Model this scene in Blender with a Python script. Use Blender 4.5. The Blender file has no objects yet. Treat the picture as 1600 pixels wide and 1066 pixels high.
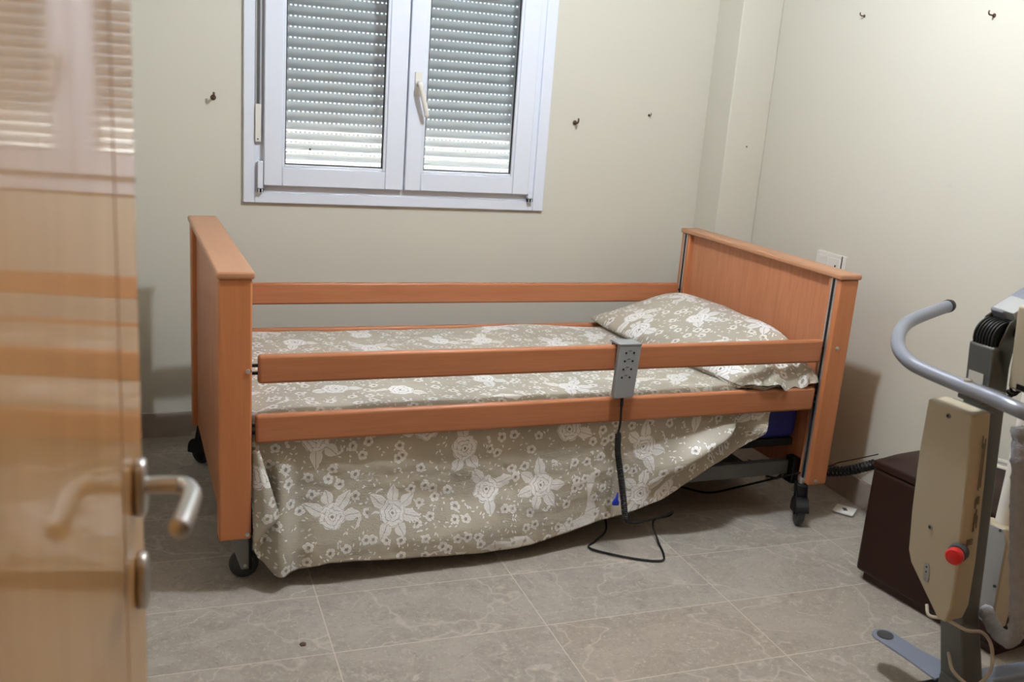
import bpy, bmesh, math, random
from mathutils import Vector, Matrix, noise
S = bpy.context.scene
COL = S.collection
random.seed(7)

# ------------------------------------------------------------------ camera, sky, lights, exposure
RGT = Vector((0.9380, -0.3388, 0.0729)); UPV = Vector((0.0192, 0.2611, 0.9651)); FWD = Vector((0.3460, 0.9039, -0.2514))
CAM = Vector((0.0358, -2.6551, 1.4573)); FPX = 1508.7
cd = bpy.data.cameras.new('camera'); cam = bpy.data.objects.new('camera', cd); COL.objects.link(cam)
cd.sensor_width = 36; cd.lens = FPX * 36 / 1600; cd.clip_start = 0.02
cam.matrix_world = Matrix(((RGT.x, UPV.x, -FWD.x, CAM.x), (RGT.y, UPV.y, -FWD.y, CAM.y), (RGT.z, UPV.z, -FWD.z, CAM.z), (0, 0, 0, 1)))
cd.dof.use_dof = True; cd.dof.focus_distance = 3.0; cd.dof.aperture_fstop = 3.6
S.camera = cam
S.view_settings.view_transform = 'Standard'; S.view_settings.look = 'None'; S.view_settings.gamma = 1
S.view_settings.use_curve_mapping = False
S.view_settings.exposure = 0.0
w = bpy.data.worlds.new('world'); S.world = w; w.use_nodes = True
bg = w.node_tree.nodes['Background']; bg.inputs[0].default_value = (0.80, 0.88, 1.0, 1); bg.inputs[1].default_value = 1.7
def light(kind, name, loc, energy, color, rot=None, **kw):
    l = bpy.data.lights.new(name, kind); o = bpy.data.objects.new(name, l); COL.objects.link(o)
    o.location = loc; l.energy = energy; l.color = color
    if rot: o.rotation_euler = rot
    for k, v in kw.items(): setattr(l, k, v)
    return o
LAMP = Vector((1.30, -0.42, 2.52))
light('POINT', 'ceiling_bulb', LAMP, 107, (0.885, 0.985, 1.10), shadow_soft_size=0.045)
light('SUN', 'sun', (1, 6, 5), 260.0, (1.0, 0.97, 0.92), rot=(math.radians(-12), 0, math.radians(-6)), angle=0.02)
light('AREA', 'hallway_fill', (0.5, -3.1, 2.5), 4, (1.0, 0.9, 0.78), size=0.7)  # weak fill added behind the camera, no known fixture

def at(px, py, d):        # point seen at pixel (px,py), d metres along the view axis
    return CAM + (FWD + RGT * ((px - 800) / FPX) - UPV * ((py - 533) / FPX)) * d

# ------------------------------------------------------------------ node helpers
class V:                  # a float socket with operators
    def __init__(s, nt, sock): s.nt = nt; s.s = sock
def M(nt, op, *a, clamp=False):
    n = nt.nodes.new('ShaderNodeMath'); n.operation = op; n.use_clamp = clamp
    for i, x in enumerate(a):
        if isinstance(x, V): nt.links.new(x.s, n.inputs[i])
        else: n.inputs[i].default_value = x
    return V(nt, n.outputs[0])
def _b(op):
    return (lambda s, o: M(s.nt, op, s, o)), (lambda s, o: M(s.nt, op, o, s))
V.__add__, V.__radd__ = _b('ADD'); V.__sub__, V.__rsub__ = _b('SUBTRACT'); V.__mul__, V.__rmul__ = _b('MULTIPLY')
V.__truediv__, V.__rtruediv__ = _b('DIVIDE'); V.__lt__ = lambda s, o: M(s.nt, 'LESS_THAN', s, o); V.__gt__ = lambda s, o: M(s.nt, 'GREATER_THAN', s, o)
def vmax(a, b): return M(a.nt, 'MAXIMUM', a, b)
def step(x, lo, hi):      # smooth 0..1
    nt = x.nt; n = nt.nodes.new('ShaderNodeMapRange'); n.interpolation_type = 'SMOOTHSTEP'
    nt.links.new(x.s, n.inputs[0]); n.inputs[1].default_value = lo; n.inputs[2].default_value = hi
    n.inputs[3].default_value = 0; n.inputs[4].default_value = 1
    return V(nt, n.outputs[0])
def new_mat(name, color=(.8, .8, .8), rough=.5, metal=0, **kw):
    m = bpy.data.materials.new(name); m.use_nodes = True
    b = m.node_tree.nodes['Principled BSDF']
    b.inputs['Base Color'].default_value = (*color, 1); b.inputs['Roughness'].default_value = rough; b.inputs['Metallic'].default_value = metal
    for k, v in kw.items(): b.inputs[k.replace('_', ' ')].default_value = v
    return m
def srgb(r, g, b):
    f = lambda c: (c / 255 / 12.92) if c / 255 <= .04045 else ((c / 255 + .055) / 1.055) ** 2.4
    return (f(r), f(g), f(b))
def tex(nt, kind, vec, **kw):
    n = nt.nodes.new(kind)
    for k, v in kw.items():
        if hasattr(n, k): setattr(n, k, v)
        else: n.inputs[k].default_value = v
    if vec is not None: nt.links.new(vec, n.inputs['Vector'])
    return n
def mixc(nt, fac, a, b):
    n = nt.nodes.new('ShaderNodeMix'); n.data_type = 'RGBA'
    for i, x in ((0, fac), (6, a), (7, b)):
        if isinstance(x, V): x = x.s
        if isinstance(x, bpy.types.NodeSocket): nt.links.new(x, n.inputs[i])
        else: n.inputs[i].default_value = x if i == 0 else (*x[:3], 1)
    return n.outputs[2]
def objco(nt, sx=1, sy=1, sz=1, rot=(0, 0, 0)):
    c = nt.nodes.new('ShaderNodeTexCoord'); mp = nt.nodes.new('ShaderNodeMapping')
    nt.links.new(c.outputs['Object'], mp.inputs[0]); mp.inputs['Scale'].default_value = (sx, sy, sz); mp.inputs['Rotation'].default_value = rot
    return mp.outputs[0]
def bump(m, height, strength=.3, dist=.002):
    nt = m.node_tree; n = nt.nodes.new('ShaderNodeBump'); n.inputs['Strength'].default_value = strength; n.inputs['Distance'].default_value = dist
    nt.links.new(height.s if isinstance(height, V) else height, n.inputs['Height']); nt.links.new(n.outputs[0], m.node_tree.nodes['Principled BSDF'].inputs['Normal'])
def base(m, sock): m.node_tree.links.new(sock, m.node_tree.nodes['Principled BSDF'].inputs['Base Color'])
def fine(name, color, rough=.5, metal=0, amp=.08, scale=30, bmp=0, bdist=.001, **kw):   # plain colour with a little procedural variation
    m = new_mat(name, color, rough, metal, **kw); nt = m.node_tree
    n = tex(nt, 'ShaderNodeTexNoise', objco(nt), Scale=scale, Detail=4.0)
    base(m, mixc(nt, V(nt, n.outputs['Fac']), [c * (1 - amp) for c in color], [min(1, c * (1 + amp)) for c in color]))
    if bmp:
        n2 = tex(nt, 'ShaderNodeTexNoise', objco(nt), Scale=scale * 8, Detail=3.0); bump(m, n2.outputs['Fac'], bmp, bdist)
    return m
def wood(name, c1, c2, along='x', rough=.42, coat=0.0, croughness=.1, sc=1.0):
    m = new_mat(name, c1, rough); nt = m.node_tree
    s = dict(x=(2.2, 34, 34), y=(34, 2.2, 34), z=(34, 34, 2.2))[along]
    co = objco(nt, *[k * sc for k in s])
    n = tex(nt, 'ShaderNodeTexNoise', co, Scale=1.0, Detail=6.0, Roughness=.6, Distortion=.6)
    n2 = tex(nt, 'ShaderNodeTexNoise', objco(nt, *[k * sc * 5 for k in s]), Scale=1.0, Detail=2.0)
    f = step(V(nt, n.outputs['Fac']) * .75 + V(nt, n2.outputs['Fac']) * .25, .3, .7)
    base(m, mixc(nt, f, c1, c2))
    b = nt.nodes['Principled BSDF']; b.inputs['Coat Weight'].default_value = coat; b.inputs['Coat Roughness'].default_value = croughness
    return m

# ------------------------------------------------------------------ materials
wall_m = new_mat('wall_paint', (.70, .655, .53), .75)
nt = wall_m.node_tree; co = objco(nt)
n1 = tex(nt, 'ShaderNodeTexNoise', co, Scale=1.3, Detail=3.0); n2 = tex(nt, 'ShaderNodeTexNoise', co, Scale=5.0, Detail=6.0, Roughness=.65)
c = mixc(nt, V(nt, n1.outputs['Fac']), (.60, .575, .495), (.64, .62, .545))
smudge = step(V(nt, n2.outputs['Fac']), .66, .80) * .35
n4 = tex(nt, 'ShaderNodeTexNoise', objco(nt, 14, 14, 30), Scale=1.0, Detail=4.0)
spots = step(V(nt, n4.outputs['Fac']), .715, .76) * .30
base(wall_m, mixc(nt, vmax(smudge, spots), c, (.56, .53, .45)))
n3 = tex(nt, 'ShaderNodeTexNoise', co, Scale=160.0, Detail=2.0); bump(wall_m, n3.outputs['Fac'], .12, .001)
ceil_m = fine('ceiling_paint', (.52, .44, .34), .9)
hall_m = fine('warm_bounce_brown', (.46, .25, .10), .7)  # unseen walls: invented brown that dims and warms the bounced light

TX, TY, TW, TD = .458, -.128, .6, .298
floor_m = new_mat('marble_tiles', (.4, .36, .32), .42); nt = floor_m.node_tree
co = objco(nt); sep = nt.nodes.new('ShaderNodeSeparateXYZ'); nt.links.new(co, sep.inputs[0])
x = V(nt, sep.outputs[0]); y = V(nt, sep.outputs[1])
u = (x - TX) / TW; v = (y - TY) / TD
iu = M(nt, 'FLOOR', u); iv = M(nt, 'FLOOR', v); fu = u - iu; fv = v - iv
du = (.5 - M(nt, 'ABSOLUTE', fu - .5)) * TW; dv = (.5 - M(nt, 'ABSOLUTE', fv - .5)) * TD
grout = 1 - step(M(nt, 'MINIMUM', du, dv), .0010, .0020)
cb = nt.nodes.new('ShaderNodeCombineXYZ'); nt.links.new(iu.s, cb.inputs[0]); nt.links.new(iv.s, cb.inputs[1])
wn = tex(nt, 'ShaderNodeTexWhiteNoise', cb.outputs[0]); 
off = nt.nodes.new('ShaderNodeVectorMath'); off.operation = 'MULTIPLY_ADD'; nt.links.new(wn.outputs['Color'], off.inputs[0]); off.inputs[1].default_value = (9, 9, 9); nt.links.new(co, off.inputs[2])
tv = off.outputs[0]
a = tex(nt, 'ShaderNodeTexNoise', tv, Scale=5.0, Detail=8.0, Roughness=.72, Distortion=.5)
b_ = tex(nt, 'ShaderNodeTexNoise', tv, Scale=34.0, Detail=9.0, Roughness=.85, Distortion=.5)
d_ = tex(nt, 'ShaderNodeTexNoise', tv, Scale=2.2, Detail=4.0, Roughness=.5, Distortion=.3)
e_ = tex(nt, 'ShaderNodeTexNoise', tv, Scale=5.0, Detail=5.0, Roughness=.55, Distortion=.5)
vein = 1 - step(M(nt, 'ABSOLUTE', V(nt, d_.outputs['Fac']) - .5), .0, .009)
vein2 = (1 - step(M(nt, 'ABSOLUTE', V(nt, e_.outputs['Fac']) - .52), .0, .009)) * .22
f2_ = tex(nt, 'ShaderNodeTexNoise', tv, Scale=95.0, Detail=4.0, Roughness=.7, Distortion=.3)
spk = step(V(nt, f2_.outputs['Fac']), .60, .68)
lspk = step(V(nt, f2_.outputs['Fac']), .42, .34)
dark = vmax(step(V(nt, b_.outputs['Fac']), .52, .70), spk * .9)
lightp = step(V(nt, b_.outputs['Fac']) * .6 + V(nt, a.outputs['Fac']) * .4, .47, .36)
c0 = mixc(nt, step(V(nt, a.outputs['Fac']), .3, .7), srgb(148, 141, 133), srgb(172, 166, 158))
c1 = mixc(nt, step(V(nt, wn.outputs['Value']), 0, 1) * .35, c0, srgb(160, 146, 130))
c2 = mixc(nt, dark * .55, c1, srgb(118, 108, 98))
c2 = mixc(nt, vmax(lightp * .6, lspk * .45), c2, srgb(204, 198, 190))
c3 = mixc(nt, vmax(vein * .30, vein2), c2, srgb(214, 207, 196))
c4 = mixc(nt, grout * .8, c3, srgb(206, 198, 184))
base(floor_m, c4)
bump(floor_m, grout * -1.0, .25, .001)
rn = step(V(nt, b_.outputs['Fac']), .3, .7) * .15 + .36
nt.links.new(rn.s, nt.nodes['Principled BSDF'].inputs['Roughness'])
skirt_m = fine('skirting_marble', srgb(158, 146, 138), .4, amp=.25, scale=14)

beech = wood('beech_rail', srgb(184, 122, 86), srgb(170, 108, 72), 'x', .4)
beech_z = wood('beech_post', srgb(200, 130, 86), srgb(188, 118, 74), 'z', .4, sc=.8)
beech_y = wood('beech_cap', srgb(192, 142, 108), srgb(182, 132, 98), 'y', .36)
beech_p = wood('beech_panel', srgb(200, 136, 100), srgb(182, 118, 82), 'z', .42, sc=1.3)
door_m = wood('door_veneer', srgb(206, 158, 98), srgb(190, 140, 82), 'z', .45, coat=1.0, croughness=.055, sc=.5)
door_groove = wood('door_groove', srgb(150, 104, 60), srgb(140, 96, 52), 'z', .5)
alu = fine('aluminium', (.62, .62, .62), .35, .8)
black_m = fine('black_plastic', (.006, .006, .007), .45, Specular_IOR_Level=.3)
slot_m = fine('black_slot', (.006, .006, .006), .8)
steel = fine('satin_nickel', (.55, .54, .53), .3, 1.0, amp=.04)
pvc = fine('white_pvc', (.74, .78, .88), .32, amp=.02)
gasket = fine('rubber_gasket', (.01, .01, .01), .6)
grey_frame = fine('grey_paint', (.10, .105, .11), .5)
rubber = fine('rubber_tyre', (.035, .037, .042), .6)
caster_grey = fine('caster_grey', (.24, .25, .25), .45)
hub_grey = fine('hub_grey', (.045, .05, .055), .5)
blue_m = fine('blue_vinyl', srgb(24, 30, 110), .45, amp=.15)
hoist_grey = fine('hoist_grey_paint', srgb(88, 90, 88), .38, 0.3, amp=.03)
tube_grey = fine('hoist_tube_paint', srgb(142, 147, 160), .3, 0.45, amp=.03)
base_grey = fine('hoist_base_paint', srgb(126, 134, 152), .4, 0.2, amp=.04)
ivory = fine('ivory_plastic', srgb(176, 166, 145), .5, amp=.03)
silverplate = fine('actuator_plate', srgb(168, 170, 170), .42, 0.3, amp=.03)
red_m = fine('red_button', (.55, .01, .012), .35)
leather = fine('brown_leatherette', srgb(38, 14, 6), .5, amp=.12, scale=18, bmp=.2, Specular_IOR_Level=.3)
leather_d = fine('dark_leather_seam', srgb(52, 26, 22), .6)
handset_m = fine('grey_handset_plastic', srgb(142, 146, 150), .42, amp=.03)
white_pl = fine('white_plastic', srgb(225, 222, 215), .4, amp=.03)
paper_m = fine('sticker_paper', srgb(205, 203, 198), .6, amp=.02)
print_m = fine('grey_print', srgb(60, 62, 66), .7)
print_l = fine('light_print', srgb(120, 120, 118), .7)
rust = fine('rusty_screw', srgb(92, 66, 54), .7, .3, amp=.4, scale=200)
beige_cable = fine('beige_cable', srgb(176, 166, 150), .5)
fleece_m = fine('grey_fleece', srgb(160, 160, 166), .95, amp=.2, scale=60, bmp=1.0, bdist=.004)
indic = fine('indicator_strip', srgb(150, 152, 152), .4)

def mixed_shader(name, kind):
    m = bpy.data.materials.new(name); m.use_nodes = True; nt = m.node_tree; nt.nodes.clear()
    out = nt.nodes.new('ShaderNodeOutputMaterial'); mx = nt.nodes.new('ShaderNodeMixShader')
    if kind == 'glass':
        t = nt.nodes.new('ShaderNodeBsdfTransparent'); t.inputs[0].default_value = (.93, .96, .95, 1)
        g = nt.nodes.new('ShaderNodeBsdfGlossy'); g.inputs['Roughness'].default_value = .01
        f = nt.nodes.new('ShaderNodeFresnel'); f.inputs[0].default_value = 1.45; nt.links.new(f.outputs[0], mx.inputs[0])
        nt.links.new(t.outputs[0], mx.inputs[1]); nt.links.new(g.outputs[0], mx.inputs[2])
    if kind == 'slat':
        t = nt.nodes.new('ShaderNodeBsdfTranslucent'); t.inputs[0].default_value = (.84, .82, .80, 1)
        g = nt.nodes.new('ShaderNodeBsdfDiffuse'); 
        n = tex(nt, 'ShaderNodeTexNoise', objco(nt, 1, 1, 30), Scale=3.0)
        nt.links.new(mixc(nt, V(nt, n.outputs['Fac']), (.44, .46, .50), (.50, .52, .56)), g.inputs[0])
        mx.inputs[0].default_value = .27
        nt.links.new(g.outputs[0], mx.inputs[1]); nt.links.new(t.outputs[0], mx.inputs[2])
    if kind == 'film':
        t = nt.nodes.new('ShaderNodeBsdfTransparent'); t.inputs[0].default_value = (.92, .93, .95, 1)
        g = nt.nodes.new('ShaderNodeBsdfPrincipled'); g.inputs['Base Color'].default_value = (.85, .87, .92, 1); g.inputs['Roughness'].default_value = .12
        mx.inputs[0].default_value = .45
        nt.links.new(t.outputs[0], mx.inputs[1]); nt.links.new(g.outputs[0], mx.inputs[2])
    nt.links.new(mx.outputs[0], out.inputs[0])
    return m
glass_m = mixed_shader('window_glass', 'glass'); slat_m = mixed_shader('shutter_plastic', 'slat'); film_m = mixed_shader('clear_plastic_film', 'film')

def floral(name):
    m = new_mat(name, (.5, .46, .38), .55); nt = m.node_tree
    uvn = nt.nodes.new('ShaderNodeUVMap'); uvn.uv_map = 'UVMap'
    wob = tex(nt, 'ShaderNodeTexNoise', uvn.outputs[0], Scale=45.0, Detail=2.0)
    ad = nt.nodes.new('ShaderNodeVectorMath'); ad.operation = 'MULTIPLY_ADD'
    nt.links.new(wob.outputs['Color'], ad.inputs[0]); ad.inputs[1].default_value = (.011, .011, 0); nt.links.new(uvn.outputs[0], ad.inputs[2])
    P = ad.outputs[0]
    def cell(scale, rnd, offset):
        sh = nt.nodes.new('ShaderNodeVectorMath'); sh.operation = 'ADD'; nt.links.new(P, sh.inputs[0]); sh.inputs[1].default_value = offset
        vo = tex(nt, 'ShaderNodeTexVoronoi', sh.outputs[0], voronoi_dimensions='2D', Scale=scale, Randomness=rnd)
        sb = nt.nodes.new('ShaderNodeVectorMath'); sb.operation = 'SUBTRACT'; nt.links.new(sh.outputs[0], sb.inputs[0]); nt.links.new(vo.outputs['Position'], sb.inputs[1])
        s = nt.nodes.new('ShaderNodeSeparateXYZ'); nt.links.new(sb.outputs[0], s.inputs[0])
        cc = nt.nodes.new('ShaderNodeSeparateColor'); nt.links.new(vo.outputs['Color'], cc.inputs[0])
        X, Y = V(nt, s.outputs[0]), V(nt, s.outputs[1])
        r = M(nt, 'SQRT', X * X + Y * Y); th = M(nt, 'ARCTAN2', Y, X)
        return X, Y, r, th, V(nt, cc.outputs[0]), V(nt, cc.outputs[1]), V(nt, cc.outputs[2])
    # roses with leaves
    X, Y, r, th, c1, c2, c3 = cell(4.0, .7, (.07, .03, 0))
    th = th + c1 * 6.283
    R0 = .036 + .0045 * M(nt, 'ABSOLUTE', M(nt, 'COSINE', th * 3.5)) + c3 * .004
    ins = 1 - step(r - R0, -.0006, .0006)
    q = r / R0 * 3.1
    ring0 = M(nt, 'FLOOR', q)
    pet = th * (ring0 + 2.5) + ring0 * 1.9
    qq = q + .34 * M(nt, 'ABSOLUTE', M(nt, 'SINE', pet * .5))
    fr = M(nt, 'FRACT', qq)
    line = (1 - step(M(nt, 'ABSOLUTE', fr - .12), .03, .09)) * .9
    pl = (1 - step(M(nt, 'ABSOLUTE', M(nt, 'SINE', pet * .5)), .02, .10)) * step(q, .8, 1.0) * .5
    core = 1 - step(r, .0035, .0055)
    dark = vmax(vmax(line, pl), core) * ins
    edge = (1 - step(M(nt, 'ABSOLUTE', r - R0), .0006, .0018))
    # five leaves
    t5 = (th + c2 * 3) / 6.28318 * 7
    a = (M(nt, 'FRACT', t5 + 20) - .5) * (6.28318 / 7)
    id5 = M(nt, 'FLOOR', t5 + 20)
    keep = M(nt, 'FRACT', M(nt, 'SINE', id5 * 12.7 + c3 * 57) * 43.7) > -.30
    keep = M(nt, 'FRACT', M(nt, 'ABSOLUTE', M(nt, 'SINE', id5 * 12.7 + c3 * 57) * 43.7)) > .48
    lx = r * M(nt, 'COSINE', a) - .058; ly = M(nt, 'ABSOLUTE', r * M(nt, 'SINE', a))
    hl = .031 + .007 * M(nt, 'SINE', id5 * 2.3 + c1 * 9)
    wd = .0185 * (1 - (lx / hl) * (lx / hl)) * (1 - lx * 9)
    lf = (1 - step(ly - wd, -.0006, .0006)) * (1 - ins) * keep
    vein = (1 - step(ly, .0005, .0014)) * .8
    sv = (1 - step(M(nt, 'ABSOLUTE', M(nt, 'SINE', (lx - ly) * 620)), .05, .35)) * .55
    lout = 1 - step(M(nt, 'ABSOLUTE', ly - wd + .001), .0004, .0012)
    dark = vmax(dark, vmax(vein, sv) * lf * (1 - lout))
    white = vmax(ins, lf * (.86 + .14 * lout))
    zone = r > .078
    # mid flowers
    X, Y, r2, th2, d1, d2, d3 = cell(19.5, .95, (.5, .21, 0))
    th2 = th2 + d1 * 6.283
    Rm = .0125 + .0032 * M(nt, 'ABSOLUTE', M(nt, 'SINE', th2 * 2.5))
    on = (d2 > .26) * zone
    f1 = 1 - step(r2 - Rm, -.0005, .0006)
    hole = 1 - step(r2, .0042, .0052); dot = 1 - step(r2, .0018, .0026)
    prt = (1 - step(M(nt, 'ABSOLUTE', M(nt, 'SINE', th2 * 2.5)), .04, .25)) * step(r2, .005, .007)
    out2 = 1 - step(M(nt, 'ABSOLUTE', r2 - Rm + .001), .0006, .0014)
    w2 = f1 * (1 - hole) * (.75 + .25 * out2) * (1 - prt * .7) * on
    k2 = vmax(dot, (1 - step(M(nt, 'ABSOLUTE', r2 - .0047), .0004, .0011))) * on
    # little buds, grouped
    X, Y, r3, th3, e1, e2, e3 = cell(52.0, 1.0, (.9, .77, 0))
    an = e1 * 6.283
    bx = X * M(nt, 'COSINE', an) + Y * M(nt, 'SINE', an); by = Y * M(nt, 'COSINE', an) - X * M(nt, 'SINE', an)
    el = M(nt, 'SQRT', (bx / .0056) * (bx / .0056) + (by / .0026) * (by / .0026))
    cl = tex(nt, 'ShaderNodeTexNoise', P, Scale=13.0, Detail=1.0)
    on3 = (V(nt, cl.outputs['Fac']) > .44) * (r > .060) * (1 - w2) * (1 - ins) * (1 - lf)
    w3 = (1 - step(el, .85, 1.05)) * (e2 > .25) * on3
    white = vmax(white, vmax(w2, w3 * .95)); dark = vmax(dark, k2)
    weave = tex(nt, 'ShaderNodeTexNoise', uvn.outputs[0], Scale=420.0, Detail=2.0)
    bc = mixc(nt, V(nt, weave.outputs['Fac']), srgb(176, 169, 153), srgb(193, 187, 173))
    bc = mixc(nt, white, bc, srgb(252, 252, 252))
    bc = mixc(nt, dark * .8, bc, srgb(96, 84, 76))
    base(m, bc)
    # crinkled satin relief: fine wrinkles running across the cloth
    mp = nt.nodes.new('ShaderNodeMapping'); nt.links.new(uvn.outputs[0], mp.inputs[0]); mp.inputs['Scale'].default_value = (70, 210, 1)
    cr = tex(nt, 'ShaderNodeTexNoise', mp.outputs[0], Scale=1.0, Detail=4.0, Roughness=.65, Distortion=1.2)
    big = tex(nt, 'ShaderNodeTexNoise', uvn.outputs[0], Scale=6.0, Detail=3.0)
    h = V(nt, cr.outputs['Fac']) * step(V(nt, big.outputs['Fac']), .35, .62) + white * .12
    bump(m, h, .8, .008)
    bs = nt.nodes['Principled BSDF']; bs.inputs['Roughness'].default_value = .40; bs.inputs['Sheen Weight'].default_value = .1; bs.inputs['Coat Weight'].default_value = .25; bs.inputs['Coat Roughness'].default_value = .30
    bs.inputs['Specular IOR Level'].default_value = .6
    return m
floral_m = floral('floral_jacquard')

# ------------------------------------------------------------------ mesh helpers
class MB:
    def __init__(s): s.v = []; s.f = []; s.m = []; s.uv = None; s.mi = 0
    def add(s, verts, faces):
        o = len(s.v); s.v += [tuple(p) for p in verts]
        for f in faces: s.f.append([i + o for i in f]); s.m.append(s.mi)
        return s
    def box(s, x0, x1, y0, y1, z0, z1):
        return s.add([(x, y, z) for x in (x0, x1) for y in (y0, y1) for z in (z0, z1)],
                     [(0, 1, 3, 2), (4, 6, 7, 5), (0, 4, 5, 1), (2, 3, 7, 6), (0, 2, 6, 4), (1, 5, 7, 3)])
    def obox(s, c, a, b, d):      # centre and three half vectors
        c, a, b, d = map(Vector, (c, a, b, d))
        return s.add([c + a * i + b * j + d * k for i in (-1, 1) for j in (-1, 1) for k in (-1, 1)],
                     [(0, 1, 3, 2), (4, 6, 7, 5), (0, 4, 5, 1), (2, 3, 7, 6), (0, 2, 6, 4), (1, 5, 7, 3)])
    def prism(s, poly, vec):      # 3d polygon extruded along vec
        n = len(poly); vec = Vector(vec); P = [Vector(p) for p in poly]
        return s.add(P + [p + vec for p in P], [list(range(n))[::-1], [i + n for i in range(n)]] + [(i, (i + 1) % n, (i + 1) % n + n, i + n) for i in range(n)])
    def tube(s, pts, r, n=14, caps=True):
        pts = [Vector(p) for p in pts]; rs = r if isinstance(r, (list, tuple)) else [r] * len(pts)
        V_, F = [], []; t0 = (pts[1] - pts[0]).normalized()
        up = Vector((0, 0, 1)) if abs(t0.z) < .9 else Vector((1, 0, 0)); nrm = t0.cross(up).normalized()
        for i, p in enumerate(pts):
            t = (pts[min(i + 1, len(pts) - 1)] - pts[max(i - 1, 0)]).normalized()
            nrm = (nrm - t * nrm.dot(t)).normalized(); bn = t.cross(nrm)
            for k in range(n):
                a = 2 * math.pi * k / n; V_.append(p + (nrm * math.cos(a) + bn * math.sin(a)) * rs[i])
        for i in range(len(pts) - 1):
            for k in range(n):
                F.append((i * n + k, i * n + (k + 1) % n, (i + 1) * n + (k + 1) % n, (i + 1) * n + k))
        if caps: F += [list(range(n))[::-1], [(len(pts) - 1) * n + k for k in range(n)]]
        return s.add(V_, F)
    def lathe(s, c, axis, prof, n=32):    # prof: (distance along axis, radius)
        c = Vector(c); ax = Vector(axis).normalized(); up = Vector((0, 0, 1)) if abs(ax.z) < .9 else Vector((1, 0, 0))
        a1 = ax.cross(up).normalized(); a2 = ax.cross(a1); V_, F = [], []
        for h, r in prof:
            for k in range(n):
                t = 2 * math.pi * k / n; V_.append(c + ax * h + (a1 * math.cos(t) + a2 * math.sin(t)) * max(r, 1e-4))
        for i in range(len(prof) - 1):
            for k in range(n): F.append((i * n + k, i * n + (k + 1) % n, (i + 1) * n + (k + 1) % n, (i + 1) * n + k))
        F += [list(range(n))[::-1], [(len(prof) - 1) * n + k for k in range(n)]]
        return s.add(V_, F)
def build(name, mb, mats, parent=None, bev=0, smooth=False, seg=2, loc=None):
    me = bpy.data.meshes.new(name); me.from_pydata(mb.v, [], mb.f)
    if not isinstance(mats, (list, tuple)): mats = [mats]
    for m in mats: me.materials.append(m)
    for i, p in enumerate(me.polygons): p.material_index = min(mb.m[i], len(mats) - 1)
    bm = bmesh.new(); bm.from_mesh(me); bmesh.ops.recalc_face_normals(bm, faces=bm.faces); bm.to_mesh(me); bm.free()
    if mb.uv:
        ul = me.uv_layers.new(name='UVMap')
        for lp in me.loops: ul.data[lp.index].uv = mb.uv[lp.vertex_index]
    me.update()
    o = bpy.data.objects.new(name, me); COL.objects.link(o)
    if parent: o.parent = parent
    if loc is not None:
        me.transform(Matrix.Translation(-Vector(loc))); o.location = loc
    if bev:
        b = o.modifiers.new('bevel', 'BEVEL'); b.width = bev; b.segments = seg; b.limit_method = 'ANGLE'; b.angle_limit = math.radians(40)
    if smooth or bev:
        for p in me.polygons: p.use_smooth = True
        try: me.set_sharp_from_angle(angle=math.radians(40))
        except Exception: pass
    return o
def tag(o, label=None, cat=None, group=None, kind=None):
    if label: o['label'] = label
    if cat: o['category'] = cat
    if group: o['group'] = group
    if kind: o['kind'] = kind
    return o
def thing(name, label, cat, loc=(0, 0, 0), rz=0, group=None, kind=None):
    o = bpy.data.objects.new(name, None); COL.objects.link(o); o.location = loc; o.rotation_euler = (0, 0, rz); o.empty_display_size = .1
    return tag(o, label, cat, group, kind)
def local(parent, pts):          # world points into a parent's space
    mi = parent.matrix_basis.inverted(); return [mi @ Vector(p) for p in pts]
def spline(pts, n=8):            # Catmull-Rom
    P = [Vector(p) for p in pts]; P = [P[0] * 2 - P[1]] + P + [P[-1] * 2 - P[-2]]; out = []
    for i in range(1, len(P) - 2):
        for k in range(n):
            t = k / n; a, b, c, d = P[i - 1:i + 3]
            out.append(.5 * ((2 * b) + (c - a) * t + (2 * a - 5 * b + 4 * c - d) * t * t + (3 * b - a - 3 * c + d) * t ** 3))
    out.append(P[-2]); return out
def coil(pts, r, turns, n=14):   # helix round a path
    P = spline(pts, 12); L = [0]
    for i in range(1, len(P)): L.append(L[-1] + (P[i] - P[i - 1]).length)
    N = int(turns * n); out = []
    for k in range(N + 1):
        s = L[-1] * k / N; i = max(j for j in range(len(L)) if L[j] <= s + 1e-9); i = min(i, len(P) - 2)
        t = (s - L[i]) / max(1e-9, L[i + 1] - L[i]); p = P[i].lerp(P[i + 1], t); d = (P[i + 1] - P[i]).normalized()
        u = Vector((0, 0, 1)) if abs(d.z) < .8 else Vector((1, 0, 0)); a = d.cross(u).normalized(); b = d.cross(a)
        an = 2 * math.pi * k / n; e = min(1, k / n, (N - k) / n)
        out.append(p + (a * math.cos(an) + b * math.sin(an)) * r * e)
    return out

# ------------------------------------------------------------------ room shell
YW, XR, XL, YF, ZC = 1.2537, 2.5826, -.25, -2.32, 2.62
def structure(o): return tag(o, kind='structure')
structure(build('floor', MB().box(-1.2, 2.75, -4.0, 1.45, -.1, 0), floor_m))
structure(build('ceiling', MB().box(-1.2, 2.75, -4.0, 1.45, ZC, ZC + .1), ceil_m))
WX0, WX1, WZ0, WZ1 = .385, 1.60, .975, 2.16
wb = MB(); T = .28
wb.box(XL - .1, WX0, YW, YW + T, 0, ZC); wb.box(WX1, XR + .12, YW, YW + T, 0, ZC)
wb.box(WX0, WX1, YW, YW + T, 0, WZ0); wb.box(WX0, WX1, YW, YW + T, WZ1, ZC)
structure(build('wall_back', wb, wall_m))
structure(build('wall_right', MB().box(XR, XR + .12, YF - .1, YW, 0, ZC), wall_m))
structure(build('wall_left', MB().box(XL - .1, XL, YF - .1, YW, 0, ZC), wall_m))
DX0, DX1 = -.11, .76
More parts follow.
